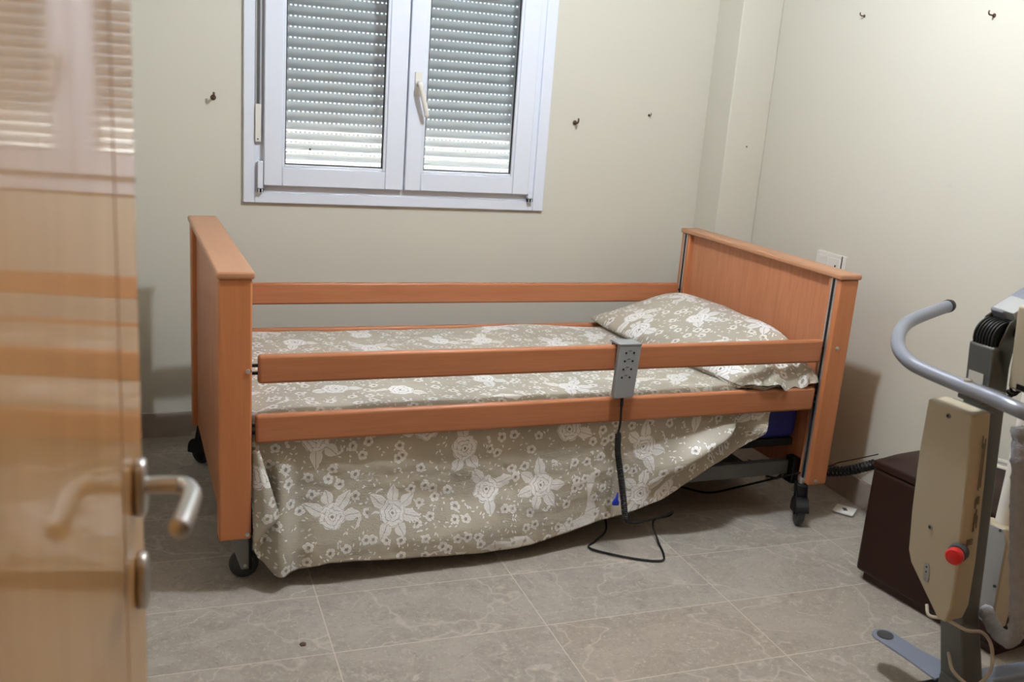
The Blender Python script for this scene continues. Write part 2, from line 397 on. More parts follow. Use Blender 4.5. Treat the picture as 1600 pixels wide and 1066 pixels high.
wf = MB().box(XL, DX0, YF - .1, YF, 0, ZC).box(DX1, XR, YF - .1, YF, 0, ZC).box(DX0, DX1, YF - .1, YF, 2.06, ZC)
structure(build('wall_front', wf, hall_m))
hw = MB().box(-1.1, -1.0, -3.95, YF - .1, 0, ZC).box(1.6, 1.7, -3.95, YF - .1, 0, ZC).box(-1.0, 1.6, -3.95, -3.85, 0, ZC).box(-1.0, XL - .1, YF - .1, YF, 0, ZC)
structure(build('wall_hallway', hw, hall_m))
structure(build('trim_1', MB().box(2.3856, XR, 1.0593, YW, 0, ZC), wall_m, bev=.004))
SZ = .103
structure(build('baseboard_back', MB().box(XL, 2.3856, YW - .012, YW, 0, SZ), skirt_m, bev=.002))
structure(build('baseboard_right', MB().box(XR - .012, XR, YF, 1.0593, 0, SZ), skirt_m, bev=.002))
structure(build('baseboard_left', MB().box(XL, XL + .012, YF, YW - .012, 0, SZ), skirt_m, bev=.002))
# ------------------------------------------------------------------ window
win = thing('window_1', None, None, (1.0, YW, 1.0)); structure(win)
def wpart(name, mb, mat, parent=None, **kw):
    par = parent or win; o = build(name, mb, mat, par, **kw)
    if parent is None: o.data.transform(Matrix.Translation((-1.0, -YW, -1.0)))
    else: o.data.transform(Matrix.Translation((-1.0, -YW, -1.0)))
    return o
def ring(mb, x0, x1, z0, z1, wl, wr, wbm, wt, y0, y1):
    mb.box(x0, x0 + wl, y0, y1, z0, z1); mb.box(x1 - wr, x1, y0, y1, z0, z1)
    mb.box(x0 + wl, x1 - wr, y0, y1, z0, z0 + wbm); mb.box(x0 + wl, x1 - wr, y0, y1, z1 - wt, z1); return mb
m = MB(); ring(m, .365, 1.622, .957, 2.19, .043, .05, .043, .05, YW - .016, YW + .012)
wpart('casing', m, pvc, bev=.003)
m = MB(); ring(m, .395, 1.59, .985, 2.165, .052, .05, .05, .05, YW - .008, YW + .07)
wpart('window_frame', m, pvc, bev=.002)
for (x0, x1, gx0, gx1) in ((.440, .993, .522, .905), (.999, 1.541, 1.078, 1.455)):
    z0, gz0, z1, gz1 = 1.027, 1.113, 2.14, 2.06
    m = MB(); ring(m, x0, x1, z0, z1, gx0 - x0 - .012, x1 - gx1 - .012, gz0 - z0 - .012, z1 - gz1 - .012, YW - .036, YW + .03)
    sash = wpart('sash', m, pvc, bev=.004)
    m = MB(); ring(m, gx0 - .014, gx1 + .014, gz0 - .014, gz1 + .014, .012, .012, .012, .012, YW - .030, YW + .01)
    wpart('glazing_bead', m, pvc, sash, bev=.003)
    m = MB(); ring(m, gx0 - .004, gx1 + .004, gz0 - .004, gz1 + .004, .006, .006, .006, .006, YW - .022, YW - .012)
    wpart('gasket', m, gasket, sash)
    wpart('pane', MB().box(gx0 - .003, gx1 + .003, YW - .016, YW - .011, gz0 - .003, gz1 + .003), glass_m, sash)
    if x0 > .9:
        h = MB(); h.lathe((1.036, YW - .036, 1.452), (0, -1, 0), [(0, .013), (.010, .013), (.012, .012)], 20)
        h.prism([(1.036 + dx, YW - .036, 1.452 + dz) for dx, dz in ((-.013, .045), (.013, .045), (.013, -.045), (-.013, -.045))], (0, -.009, 0))
        h.tube(spline([(1.036, YW - .045, 1.455), (1.036, YW - .075, 1.452), (1.038, YW - .082, 1.44), (1.048, YW - .082, 1.40), (1.064, YW - .076, 1.345), (1.068, YW - .072, 1.325)], 5), [.009] * 8 + [.0105] * 8 + [.010] * 8 + [.008, .006], 12)
        wpart('window_handle', h, white_pl, sash, bev=.002, smooth=True)
for hx, hz, w in ((.428, 1.045, .020), (1.552, 1.04, .016)):
    m = MB().box(hx - .010, hx + .010, YW - .034, YW - .010, hz - .03, hz + .075 if hx < 1 else hz - .005).box(hx - .008, hx - .004, YW - .040, YW - .01, hz - .047, hz - .03).box(hx + .004, hx + .008, YW - .040, YW - .01, hz - .047, hz - .03)
    wpart('hinge', m, [pvc] if hx < 1 else [pvc], bev=.002)
    wpart('hinge_cap', MB().box(hx - .009, hx + .011, YW - .038, YW - .012, hz - .044, hz - .030), black_m)
wpart('shutter_strap', MB().box(.414, .424, YW - .022, YW - .020, 1.33, 2.14), fine('strap_grey', srgb(84, 84, 84), .8))
m = MB().box(.408, .431, YW - .019, YW - .014, 1.19, 2.14)
wpart('strap_channel', m, fine('strap_channel_grey', srgb(170, 172, 176), .5))
m = MB().box(.408, .429, YW - .026, YW - .018, 1.192, 1.335)
o = wpart('strap_plate', m, white_pl, bev=.002)
wpart('screw', MB().lathe((.418, YW - .026, 1.203), (0, -1, 0), [(0, .003), (.0015, .0025)], 10), black_m, o)
# roller shutter: closed plastic slats joined by narrow perforated strips
m = MB(); PITCH = .0400; z = 1.0; k = 0
YS = YW + .085; xs0, xs1 = .43, 1.56
JOINT0 = 1.195
zj = JOINT0 - PITCH * 4
while zj < 2.16:
    zt = zj + PITCH - .0058; N = 7; prof = []
    for i in range(N + 1):
        t = i / N; prof.append((zj + (zt - zj) * t, -.0105 * math.sin(math.pi * t)))
    ring_ = [(xs0, YS + b, a) for a, b in prof] + [(xs0, YS + b + .004, a) for a, b in reversed(prof)]
    m.prism(ring_, (xs1 - xs0, 0, 0))
    xx = xs0
    while xx < xs1:
        m.box(xx, xx + .0085, YS + .0005, YS + .003, zt - .0005, zt + .0063); xx += .0178
    zj += PITCH
o = wpart('roller_shutter', m, slat_m, smooth=True)
wpart('bolt', MB().lathe((.632, YS - .008, 1.166), (0, -1, 0), [(-.004, .0045), (.003, .0045), (.004, .003)], 12), black_m, o)
m = MB().box(.39, .432, YW + .07, YW + .11, .99, 2.16).box(1.558, 1.60, YW + .07, YW + .11, .99, 2.16)
wpart('shutter_guide', m, pvc)
sill = MB().box(.35, 1.64, YW + .10, YW + .46, .955, .985)
structure(build('trim_2', sill, fine('bounce_sill_stone', (.8, .79, .76), .6)))  # unseen sill, added to bounce sunlight up onto the lower slats

# ------------------------------------------------------------------ wall hooks and nails
def hook(name, label, p, nrm, size, group=None, plug=True):
    t = thing(name, label, 'wall hook', p, 0, group); n = Vector(nrm); up = Vector((0, 0, 1)); s = size
    m = MB().lathe((0, 0, 0), n, [(0, s * .9), (.002, s), (.004, s * .6)], 16); build('wall_plug', m, rust, t, smooth=True)
    side = n.cross(up)
    pts = spline([Vector((0, 0, 0)), n * s * 2.2, n * s * 3.2 + up * s * .2, n * s * 3.8 + up * s * 1.0, n * s * 3.6 + up * s * 1.9], 5)
    build('hook', MB().tube(pts, s * .38, 8), rust, t, smooth=True)
    return t
hook('wall_hook', 'brown screw hook in the cream wall to the left of the window', (.256, YW, 1.347), (0, -1, 0), .0105)
hook('wall_hook', 'brown screw hook in the cream wall just right of the window', (1.744, YW, 1.339), (0, -1, 0), .0105)
hook('wall_nail', 'small pale nail in the cream wall between the right window hook and the corner pillar', (2.097, YW, 1.392), (0, -1, 0), .0055)
hook('wall_hook', 'small dark hook on the right wall, the one nearer the corner', (XR, .526, 1.824), (-1, 0, 0), .0058)
hook('wall_hook', 'small dark hook on the right wall with a yellow streak below it', (XR, -.104, 1.80), (-1, 0, 0), .0068)
tag(build('wall_screw', MB().lathe((2.49, 1.0593, 1.29), (0, -1, 0), [(0, .003), (.004, .0028), (.005, .001)], 8), rust), 'tiny screw in the front face of the corner pillar', 'screw')
# light switch plate (partly behind the headboard)
sw = thing('wall_socket', 'white double wall socket plate on the right wall above the headboard', 'socket', (XR, .49, .87))
build('plate', MB().box(-.010, 0, -.088, .088, -.045, .050), white_pl, sw, bev=.003)
build('switch', MB().box(-.014, -.009, .012, .070, -.03, .034), white_pl, sw, bev=.002)
k = build('socket_insert', MB().box(-.013, -.009, -.060, .002, -.03, .034), white_pl, sw, bev=.002)
build('socket_hole', MB().box(-.0138, -.0128, -.042, -.034, -.002, .008), slot_m, k)
build('gap', MB().box(-.0112, -.0098, -.073, -.068, -.03, .048), slot_m, sw)

# ------------------------------------------------------------------ door
PHI = .13; dn = Vector((math.cos(PHI), -math.sin(PHI), 0)); dd = Vector((math.sin(PHI), math.cos(PHI), 0))
FE = Vector((.013, -1.482, 0)); HG = FE - dd * .80
door = thing('door_1', None, None, HG, -PHI); structure(door)      # local +y runs from the hinge to the free edge, +x out of the face
L_ = .80 + .030
build('door_leaf', MB().box(-.04, 0, 0, L_, .008, 2.04), door_m, door, bev=.002)
build('groove_inlay', MB().box(-.001, .0004, .80 - .109, .80 - .103, .012, 2.035), door_groove, door)
hz = .968; hs = .80 - .030
def oval(cy, cz, w, h, x0, x1):
    pts = []
    for i in range(32):
        a = 2 * math.pi * i / 32; ca, sa = math.cos(a), math.sin(a)
        pts.append((x0, cy + w * math.copysign(abs(ca) ** .7, ca), cz + h * math.copysign(abs(sa) ** .7, sa)))
    return MB().prism(pts, (x1 - x0, 0, 0))
hd = build('door_handle', oval(hs, hz, .020, .036, 0, .013), steel, door, bev=.004)
pts = spline([(.01, hs, hz + .002), (.035, hs, hz + .003), (.055, hs - .004, hz + .003), (.066, hs - .022, hz + .001), (.066, hs - .06, hz), (.063, hs - .105, hz), (.060, hs - .118, hz)], 6)
build('lever', MB().tube(pts, [.0105] * 12 + [.0115] * 6 + [.012] * 16 + [.010, .008, .005], 16), steel, hd, smooth=True)
build('keyhole_plate', oval(hs + .022 - .02, .845, .020, .036, 0, .012), steel, door, bev=.004)

# ------------------------------------------------------------------ bed space
BR = .03464; BC = Vector((1.255, .444, 0)); Rb = Matrix.Rotation(BR, 3, 'Z'); BLOC = Rb @ BC
def tz(x, z): return z - .006 * (x - .234)          # the lying frame slopes a little towards the head end
def BX(x, y, z, tilt=True): return (x - BC.x, y - BC.y, tz(x, z) if tilt else z)
def bbox(mb, x0, x1, y0, y1, z0, z1, tilt=True):
    o = len(mb.v); mb.box(x0, x1, y0, y1, z0, z1); mb.v[o:] = [BX(*p, tilt) for p in mb.v[o:]]; return mb
def bthing(name, label, cat): return thing(name, label, cat, BLOC, BR)
def bobj(name, mb, mat, label, cat, **kw):
    o = build(name, mb, mat, **kw); o.location = BLOC; o.rotation_euler = (0, 0, BR); return tag(o, label, cat)
yF, yB = -.0706, .958
A0, A1, B0, B1 = .1896, .2780, 2.2407, 2.3212
bed = bthing('hospital_bed', 'beech wood adjustable care bed with side rails and castors standing under the window', 'bed')
def board(name, x0, x1, inner, H, zb):
    s = 1 if inner > 0 else -1
    ht = H - .0198
    root = build(name, bbox(MB(), x0 + .018, x1 - .018, yF + .06, yB - .06, zb + .005, ht, False), beech_p, bed)
    for ya, yb in ((yF, yF + .062), (yB - .062, yB)):
        build('post', bbox(MB(), x0, x1, ya, yb, zb, ht, False), beech_z, root, bev=.006, seg=3)
    build('cap', bbox(MB(), x0 - .006, x1 + .006, yF - .006, yB + .006, ht, H, False), beech_y, root, bev=.006, seg=3)
    xi = x1 if inner > 0 else x0
    for yc, sg in ((yF + .033, 1), (yB - .033, -1)):
        m = bbox(MB(), xi - .0008, xi + .0008, yc - .014, yc + .014, zb + .012, ht - .001, False)
        ch = build('rail_channel', m, alu, root)
        m = bbox(MB(), xi - .0016, xi + .0016, yc - .0055, yc + .0055, zb + .012, ht - .001, False)
        build('channel_slot', m, slot_m, ch)
    xb = (.267 if inner > 0 else 2.2715)
    for zz in (.665, zb + .016):
        m = MB().lathe(BX(xb, yF + .002, zz, False), (0, -1, 0), [(-.004, .0095), (.0005, .0095), (.0015, .0085)], 20)
        bo = build('bolt_cup', m, slot_m, root, smooth=True)
        build('bolt', MB().lathe(BX(xb, yF + .000, zz, False), (0, -1, 0), [(0, .0068), (.0035, .0062), (.0042, .004)], 16), alu, bo, smooth=True)
    return root
board('footboard', A0, A1, 1, .9406, .1649)
hb = board('headboard', B0, B1, -1, .9284, .1492)
for zz in (.62, .38):
    build('bolt', MB().lathe(BX(B1 - .002, yF + .03, zz, False), (1, 0, 0), [(0, .006), (.007, .005)], 12), black_m, hb)
def rail(y0, y1, z0, z1, xa, xb):
    r = build('side_rail', bbox(MB(), xa, xb, y0, y1, z0, z1), beech, bed, bev=.009, seg=3)
    for xx, d in ((xa, -1), (xb, 1)):
        m = MB()
        for zz in (z0 + .03, z0 + .052):
            bbox(m, *sorted((xx, xx + d * .018)), (y0 + y1) / 2 - .004, (y0 + y1) / 2 + .004, zz - .004, zz + .004)
        build('rail_pin', m, black_m, r)
for y0 in (yF + .020, yB - .046):
    rail(y0, y0 + .026, .620, .703, .297, 2.228); rail(y0, y0 + .026, .4445, .529, .291, 2.226)
# underframe
for yy in (.03, .83):
    build('side_beam', bbox(MB(), A1 - .01, B0 + .01, yy, yy + .03, .168, .222), grey_frame, bed, bev=.003)
build('cross_beam', bbox(MB(), .42, .46, .06, .83, .17, .21), grey_frame, bed)
build('cross_beam', bbox(MB(), 2.02, 2.06, .06, .83, .17, .21), grey_frame, bed)
build('lift_motor', bbox(MB(), 1.95, 2.18, .25, .36, .20, .29), black_m, bed, bev=.01)
build('mattress_platform', bbox(MB(), .31, 2.22, .02, .90, .285, .315), black_m, bed, bev=.004)
for xx in (.27, 2.222):
    build('corner_bracket', bbox(MB(), xx, xx + .03, yF + .07, yF + .12, .14, .24), black_m, bed, bev=.004)
def caster(wx, wy, px, py, ang, r, ztop, look):
    """wx,wy wheel contact (world), px,py stem (world)"""
    e = thing('caster', None, None); del_ = [k for k in e.keys()]
    e.parent = bed
    P = local(bed, [(wx, wy, 0)])[0]; St = local(bed, [(px, py, 0)])[0]
    e.location = P; e.rotation_euler = (0, 0, ang - BR)
    # wheel axis is local y
    w = build('wheel', MB().lathe((0, -.013, r), (0, 1, 0), [(0, r * .86), (.003, r * .97), (.008, r), (.018, r), (.023, r * .97), (.026, r * .86)], 40), rubber, e, smooth=True)
    build('hub', MB().lathe((0, -.0155, r), (0, 1, 0), [(0, r * .6), (.002, r * .74), (.029, r * .74), (.031, r * .6)], 28), hub_grey if look == 'grey' else black_m, w, smooth=True)
    build('axle_bolt', MB().lathe((0, -.022, r), (0, 1, 0), [(0, .004), (.002, .006), (.042, .006), (.044, .004)], 12), alu, w, smooth=True)
    sx = math.copysign(math.hypot(St.x - P.x, St.y - P.y), 1)
    dv = Matrix.Rotation(-(ang - BR), 3, 'Z') @ Vector((St.x - P.x, St.y - P.y, 0)); sx = dv.x
    fm = caster_grey if look == 'grey' else black_m
    m = MB()
    for yy in (-.0205, .0165):
        poly = [(-.011, yy, r - .012), (.011, yy, r - .012), (sx + .024, yy, ztop - .020), (sx + .024, yy, ztop - .004), (sx - .026, yy, ztop - .004), (-.022, yy, r + .016)] if sx > 0 else \
               [(-.011, yy, r - .012), (.011, yy, r - .012), (.022, yy, r + .016), (sx + .026, yy, ztop - .004), (sx - .024, yy, ztop - .004), (sx - .024, yy, ztop - .020)]
        m.prism(poly, (0, .004, 0))
    m.box(sx - .024, sx + .024, -.0205, .0205, ztop - .010, ztop - .003)
    build('fork', m, fm, e, bev=.002)
    if look == 'black':
        hm = MB()
        arc = [(r * 1.08 * math.cos(math.pi * k / 14 - .25), r + r * 1.10 * math.sin(math.pi * k / 14 - .25)) for k in range(15)]
        for yy in (-.0235, .0165):
            hm.prism([(a, yy, b) for a, b in arc] + [(-.006, yy, r - .004)], (0, .007, 0))
        inn = [(a * .96, r + (b - r) * .96) for a, b in arc]
        hm.prism([(a, -.018, b) for a, b in arc] + [(a, -.018, b) for a, b in reversed(inn)], (0, .036, 0))
        hm.lathe((sx * .6, 0, r * 1.7), (0, 0, 1), [(0, .024), (ztop - r * 1.7 - .006, .022)], 20)
        build('wheel_cover', hm, black_m, e, bev=.001)
    build('stem', MB().lathe((sx, dv.y * 0, ztop - .012), (0, 0, 1), [(0, .012), (.03, .012)], 18), alu, e, smooth=True)
    if look == 'grey':
        lv = MB().box(.010, .019, -.026, -.021, r - .014, ztop - .004).box(-.05 + sx, -.028 + sx, -.014, .012, ztop - .034, ztop - .020)
    else:
        lv = MB().obox((sx + .040, 0, ztop - .045), (.022, 0, -.012), (0, .018, 0), (.004, 0, .008))
    build('brake_lever', lv, black_m if look == 'grey' else alu, e, bev=.002)
    return e
caster(.268, .035, .246, .015, .10, .043, .166, 'grey')
caster(2.225, .012, 2.244, .040, 1.12, .050, .150, 'black')
caster(.19, .95, .205, .925, 2.2, .048, .166, 'black')
caster(2.23, .98, 2.250, 1.00, .7, .050, .150, 'black')

# ------------------------------------------------------------------ mattress, bedspread, pillow
bobj('mattress', bbox(MB(), .30, 2.225, .015, .905, .316, .505), blue_m, 'blue vinyl mattress showing at the head corner under the floral bedspread', 'mattress', bev=.025, seg=4)
def interp(x, T):
    if x <= T[0][0]: return T[0][1]
    for (a, b), (c, d) in zip(T, T[1:]):
        if x <= c: return b + (d - b) * (x - a) / (c - a)
    return T[-1][1]
def sm(a, b, x):
    t = max(0, min(1, (x - a) / (b - a))); return t * t * (3 - 2 * t)
HEMZ = [(.285, .130), (.30, .098), (.32, .070), (.345, .052), (.375, .047), (.41, .050), (.45, .064), (.50, .074), (.60, .070), (.75, .060), (.97, .050), (1.15, .054), (1.30, .075), (1.50, .112), (1.65, .155), (1.78, .212), (1.90, .275), (2.0, .335), (2.035, .365)]
def fbm(x, y, z=0, o=3):
    s = 0; a = 1
    for i in range(o): s += a * noise.noise(Vector((x, y, z))); x *= 2.1; y *= 2.1; z += 7.3; a *= .5
    return s
sp = MB(); NU, XTOP = 240, 2.10
prof_n_top, prof_n_side = 46, 74
uvs = []; NV = prof_n_top + 9 + prof_n_side
ZT = .528
for i in range(NU + 1):
    u = i / NU; xt = .285 + (XTOP - .285) * u          # x on the top
    zh = interp(.285 + (2.035 - .285) * u, HEMZ); xh = .285 + (2.035 - .285) * u
    row = []
    for j in range(prof_n_top + 1):                     # back edge to front edge
        y = .925 - (.925 - .022) * j / prof_n_top
        edge = sm(.925, .86, y)
        z = ZT - .028 + .028 * edge
        z += .006 * fbm(xt * 3, y * 3) + .0022 * fbm(xt * 11, y * 14, 3)
        z += .018 * math.exp(-((xt - 1.45) / .16) ** 2 - ((y - .80) / .10) ** 2)
        z += .006 * math.exp(-((xt - .35) / .10) ** 2) * sm(.1, .6, y)
        z -= .012 * sm(.40, .29, xt)
        row.append((xt, y, z))
    z0 = row[-1][2]
    for j in range(1, 10):                              # rounded edge
        a = math.pi / 2 * j / 9; row.append((xt + (xh - xt) * .1 * j / 9, .022 - .040 * math.sin(a), z0 - .040 * (1 - math.cos(a))))
    zs, ys = row[-1][2], row[-1][1]
    for j in range(1, prof_n_side + 1):
        t = j / prof_n_side; z = zs + (zh - zs) * t; x = xt + (xh - xt) * (.1 + .9 * t)
        below = sm(.44, .36, z)                          # free of the rail from here down
        y = ys
        y -= below * (.012 + .030 * sm(.34, .05, z) * sm(2.0, 1.2, x) ** .5)
        y -= below * .042 * sm(.25, .11, z) * (.5 + .5 * math.sin(x * 5.2 - 2.4)) * sm(2.0, 1.5, x)
        y += below * .010 * math.sin(x * 9 + 1.1 * math.sin(z * 14)) * sm(.40, .15, z)
        # upright fold by the foot post
        fx = .365 + .05 * (z - .25)
        y -= below * .030 * math.exp(-((x - fx) / .030) ** 2) * sm(.43, .25, z)
        y += below * .020 * math.exp(-((x - fx - .055) / .03) ** 2) * sm(.4, .1, z)
        y += below * .030 * math.exp(-((x - fx + .040) / .016) ** 2) * sm(.42, .30, z)
        # diagonal drape gathered towards the head end
        lx = x - 1.93; lz = z - .425; ax = (-.86, -.51)    # along the ridge, down to the foot side
        s_ = lx * ax[0] + lz * ax[1]; d = -lx * ax[1] + lz * ax[0]   # d>0 : below the ridge
        d = lx * .51 - lz * .86
        env = sm(-.08, .04, s_) * sm(.52, .22, s_)
        wdt = .020 + .10 * max(0, s_)
        y -= env * .066 * math.exp(-(d / wdt) ** 2) * below
        y += env * .026 * sm(.0, .05, d) * sm(.16, .06, d) * below
        y += .016 * math.exp(-((lx) / .02) ** 2 - ((lz + .01) / .025) ** 2)
        y -= .028 * sm(1.93, 2.03, x) * sm(.30, .40, z) * below
        y += (.0035 * fbm(x * 16, z * 22, 5, 3)) * below
        row.append((x, y, z))
    L = 0; pr = row[0]
    for p in row:
        L += math.dist(p[1:], pr[1:]); pr = p
        uvs.append((xt, L)); sp.v.append(BX(*p))
W_ = len(row)
for i in range(NU):
    for j in range(W_ - 1): sp.f.append((i * W_ + j, i * W_ + j + 1, (i + 1) * W_ + j + 1, (i + 1) * W_ + j)); sp.m.append(0)
sp.uv = uvs
o = bobj('bedspread', sp, floral_m, 'beige bedspread with white roses draped over the bed and down its front side', 'bedspread', smooth=True)
so = o.modifiers.new('thick', 'SOLIDIFY'); so.thickness = .004; so.offset = -1
# small folded lappet beside the foot post
lp = MB(); uv = []; n1, n2 = 16, 30
for i in range(n1 + 1):
    for j in range(n2 + 1):
        s, t = i / n1, j / n2
        z = .43 - .27 * t; x = .283 + .078 * s * (.22 + .78 * t / .78 if t < .78 else 1 - .8 * (t - .78) / .22)
        y = -.060 - .018 * math.sin(math.pi * s) - .012 * t + .008 * math.sin(5 * t + 3 * s)
        lp.v.append(BX(x, y, z)); uv.append((x + 3, z * 1.0))
for i in range(n1):
    for j in range(n2): a = i * (n2 + 1) + j; lp.f.append((a, a + 1, a + n2 + 2, a + n2 + 1)); lp.m.append(0)
lp.uv = uv
q = build('folded_corner', lp, floral_m, o, smooth=True); q.modifiers.new('t', 'SOLIDIFY').thickness = .003

pl = MB(); uv = []; NA, NB = 70, 96
def pillow_pt(s, t, side):      # s: across (0 foot side .. 1 head side), t: along y (0 front .. 1 back)
    xl = 1.925 - .115 * t - .02 * math.sin(math.pi * t); xr = 2.232
    y = -.055 + .985 * t
    x = xl + (xr - xl) * s
    a = max(0.0, 1 - abs(2 * s - 1) ** 2.6) ** .5; b = max(0.0, 1 - abs(2 * t - 1) ** 5) ** .55
    h = a * b
    zc = .548 + .070 * sm(.1, 1, s) * b
    if side > 0:
        z = zc + .105 * h * (.75 + .35 * s) + .006 * fbm(x * 6, y * 5, 2) * h
        z += -.014 * h * math.exp(-((y - .10) / .05) ** 2) * (.5 + .5 * math.sin(x * 60 + y * 8))
    else:
        z = zc - .045 * h
    # crumpled front
    fr = sm(.14, -.03, y)
    z += fr * (.030 * fbm(x * 13, 4.1, 1, 2)) * a - fr * .040 * (1 if side > 0 else .2) * b - fr * .020 * sm(2.02, 2.10, x) * sm(2.2, 2.12, x)
    y += fr * .030 * fbm(x * 14, 9.2, side * .3, 2)
    return (x, y, z)
for side in (1, -1):
    o0 = len(pl.v)
    for i in range(NA + 1):
        for j in range(NB + 1):
            s, t = i / NA, j / NB
            s = .5 - .5 * math.cos(math.pi * s); t2 = t if .06 < t < .94 else t
            p = pillow_pt(s, t2, side); pl.v.append(BX(*p)); uv.append((p[0] * 1.05 + 5.13 + .2 * side, p[1] + .8 + p[2] * .4))
    for i in range(NA):
        for j in range(NB): a = o0 + i * (NB + 1) + j; pl.f.append((a, a + 1, a + NB + 2, a + NB + 1)); pl.m.append(0)
pl.uv = uv
o = bobj('pillow', pl, floral_m, 'plump pillow in a beige rose-patterned cover lying against the headboard', 'pillow', smooth=True)
wd = o.modifiers.new('w', 'WELD'); wd.merge_threshold = .0015

# ------------------------------------------------------------------ hand control and its cord
hc = bthing('bed_hand_control', 'grey bed hand control hooked over the upper front side rail', 'remote control')
yk = yF + .006
x0 = 1.395; top = .712
m = MB(); sl = -.012
poly = [(x0 + .010, 0, top), (x0 + .088, 0, top), (x0 + .078, 0, .545), (x0 + .074, 0, .536), (x0 + .008, 0, .534), (x0 + .004, 0, .545)]
m.prism([BX(p[0], yk - .012, p[2]) for p in poly], (0, .020, 0)); build('body', m, handset_m, hc, bev=.003)
m = MB(); bbox(m, x0 + .006, x0 + .088, yk - .013, yF + .055, top - .002, top + .004); bbox(m, x0 + .010, x0 + .084, yF + .049, yF + .053, .66, top)
build('hook', m, handset_m, hc, bev=.0015)
for r_i in range(4):
    for c_i in range(2):
        xx = x0 + .034 + c_i * .028 - r_i * .0022; zz = top - .026 - r_i * .027
        bt = MB().lathe(BX(xx, yk - .0118, zz), (0, -1, 0), [(0, .0036), (.0015, .003)], 12); build('button', bt, black_m, hc, smooth=True)
    m = MB(); bbox(m, x0 + .043 - r_i * .0022, x0 + .053 - r_i * .0022, yk - .0126, yk - .0116, zz + .006, zz + .008); build('printed_mark', m, print_m, hc)
cable_m = black_m
def BV(x, y, z): return Vector(BX(x, y, z))
m = MB().tube(spline([BV(1.438, yk, .536), BV(1.437, yk - .004, .50), BV(1.432, yF - .010, .455), BV(1.425, yF - .016, .425)], 6), [.0055] * 6 + [.004] * 13, 8)
build('cord', m, cable_m, hc, smooth=True)
cpath = [BV(1.424, yF - .018, .425), BV(1.427, yF - .022, .36), BV(1.440, yF - .030, .29), BV(1.452, yF - .045, .21), BV(1.458, yF - .065, .135)]
build('coiled_cord', MB().tube(coil(cpath, .0080, 46, 9), .0032, 6), cable_m, hc, smooth=True)
Rw = Matrix.Rotation(BR, 4, 'Z'); Rw.translation = BLOC
lw = lambda p: Rw.inverted() @ Vector(p)
e0 = BV(1.458, yF - .066, .132)
pts = [e0, BV(1.50, yF - .066, .122), BV(1.60, yF - .050, .125), BV(1.66, yF - .03, .128), BV(1.665, yF + .0, .10), lw((1.640, .04, .05)), lw((1.625, -.03, .012)), lw((1.60, -.12, .006)), lw((1.565, -.155, .006)), lw((1.47, -.11, .006)), lw((1.375, -.025, .006)), lw((1.415, .02, .006)), lw((1.47, .06, .02)), lw((1.49, .12, .05)), lw((1.49, .25, .16))]
build('cord', MB().tube(spline(pts, 8), .0036, 8), cable_m, hc, smooth=True)
clip = MB().prism([BX(1.421 + a, -.128, .205 + b) for a, b in ((-.010, -.018), (.010, -.020), (.013, -.010), (.006, .004), (.005, .026), (-.001, .004), (-.010, -.008))], (0, .010, 0))
bobj('cord_clip', clip, fine('blue_clip_plastic', srgb(20, 50, 190), .35), 'small blue plastic clip on the hanging side of the bedspread', 'clip', bev=.002)
# power cord under the bed
pc = [at(1258, 737, 3.53), at(1240, 741, 3.55), at(1205, 749, 3.59), at(1150, 762, 3.66), at(1105, 770, 3.71)]
pc = [lw(p) for p in pc]; pc.append(lw((1.92, .40, .006))); pc.append(lw((1.70, .44, .006)))
o = build('power_cord', MB().tube(spline(pc, 6), .0042, 8), cable_m, smooth=True); o.location = BLOC; o.rotation_euler = (0, 0, BR)
tag(o, 'thin black power cord running under the head end of the bed', 'cord')
# cables behind the headboard
c0, c1_ = Vector((2.39, .22, .14)), Vector((2.50, -.02, .20))
m = MB().tube([Vector((2.37, .42, .006)), Vector((2.36, .34, .03)), Vector((2.37, .27, .12))] + coil([at(1288, 738, 3.66), at(1320, 736, 3.61), at(1345, 731, 3.56), at(1372, 724, 3.50)], 0.0150, 15, 10), .0050, 6)
tag(build('coiled_cable', m, black_m, smooth=True), 'black coiled cable stretched between the headboard post and the ottoman', 'cable')
m = MB().tube(spline([Vector((2.40, .60, .004)), Vector((2.38, .45, .05)), at(1286, 729, 3.76), at(1310, 723, 3.74), at(1340, 717, 3.68), at(1372, 710, 3.60)], 6), .0022, 6)
tag(build('thin_cable', m, black_m, smooth=True), 'thin dark cable above the coiled one behind the headboard', 'cable')
# loose cover plate on the floor
lpz = thing('loose_cover_plate', 'small white square cover plate lying on the floor beside the headboard castor', 'plate', (2.48, .066, 0), math.radians(38))
build('plate', MB().box(-.038, .038, -.038, .038, .002, .010), white_pl, lpz, bev=.002)
build('centre_fitting', MB().obox((-.002, 0, .0108), (.010, .006, 0), (-.004, .006, 0), (0, 0, .0008)), print_m, lpz)
tag(build('plaster_crumb', MB().lathe((.385, -.37, 0), (0, 0, 1), [(0, .010), (.004, .008), (.006, .002)], 5), rust), 'tiny brown crumb on the floor tile in front of the foot end castor', 'crumb')

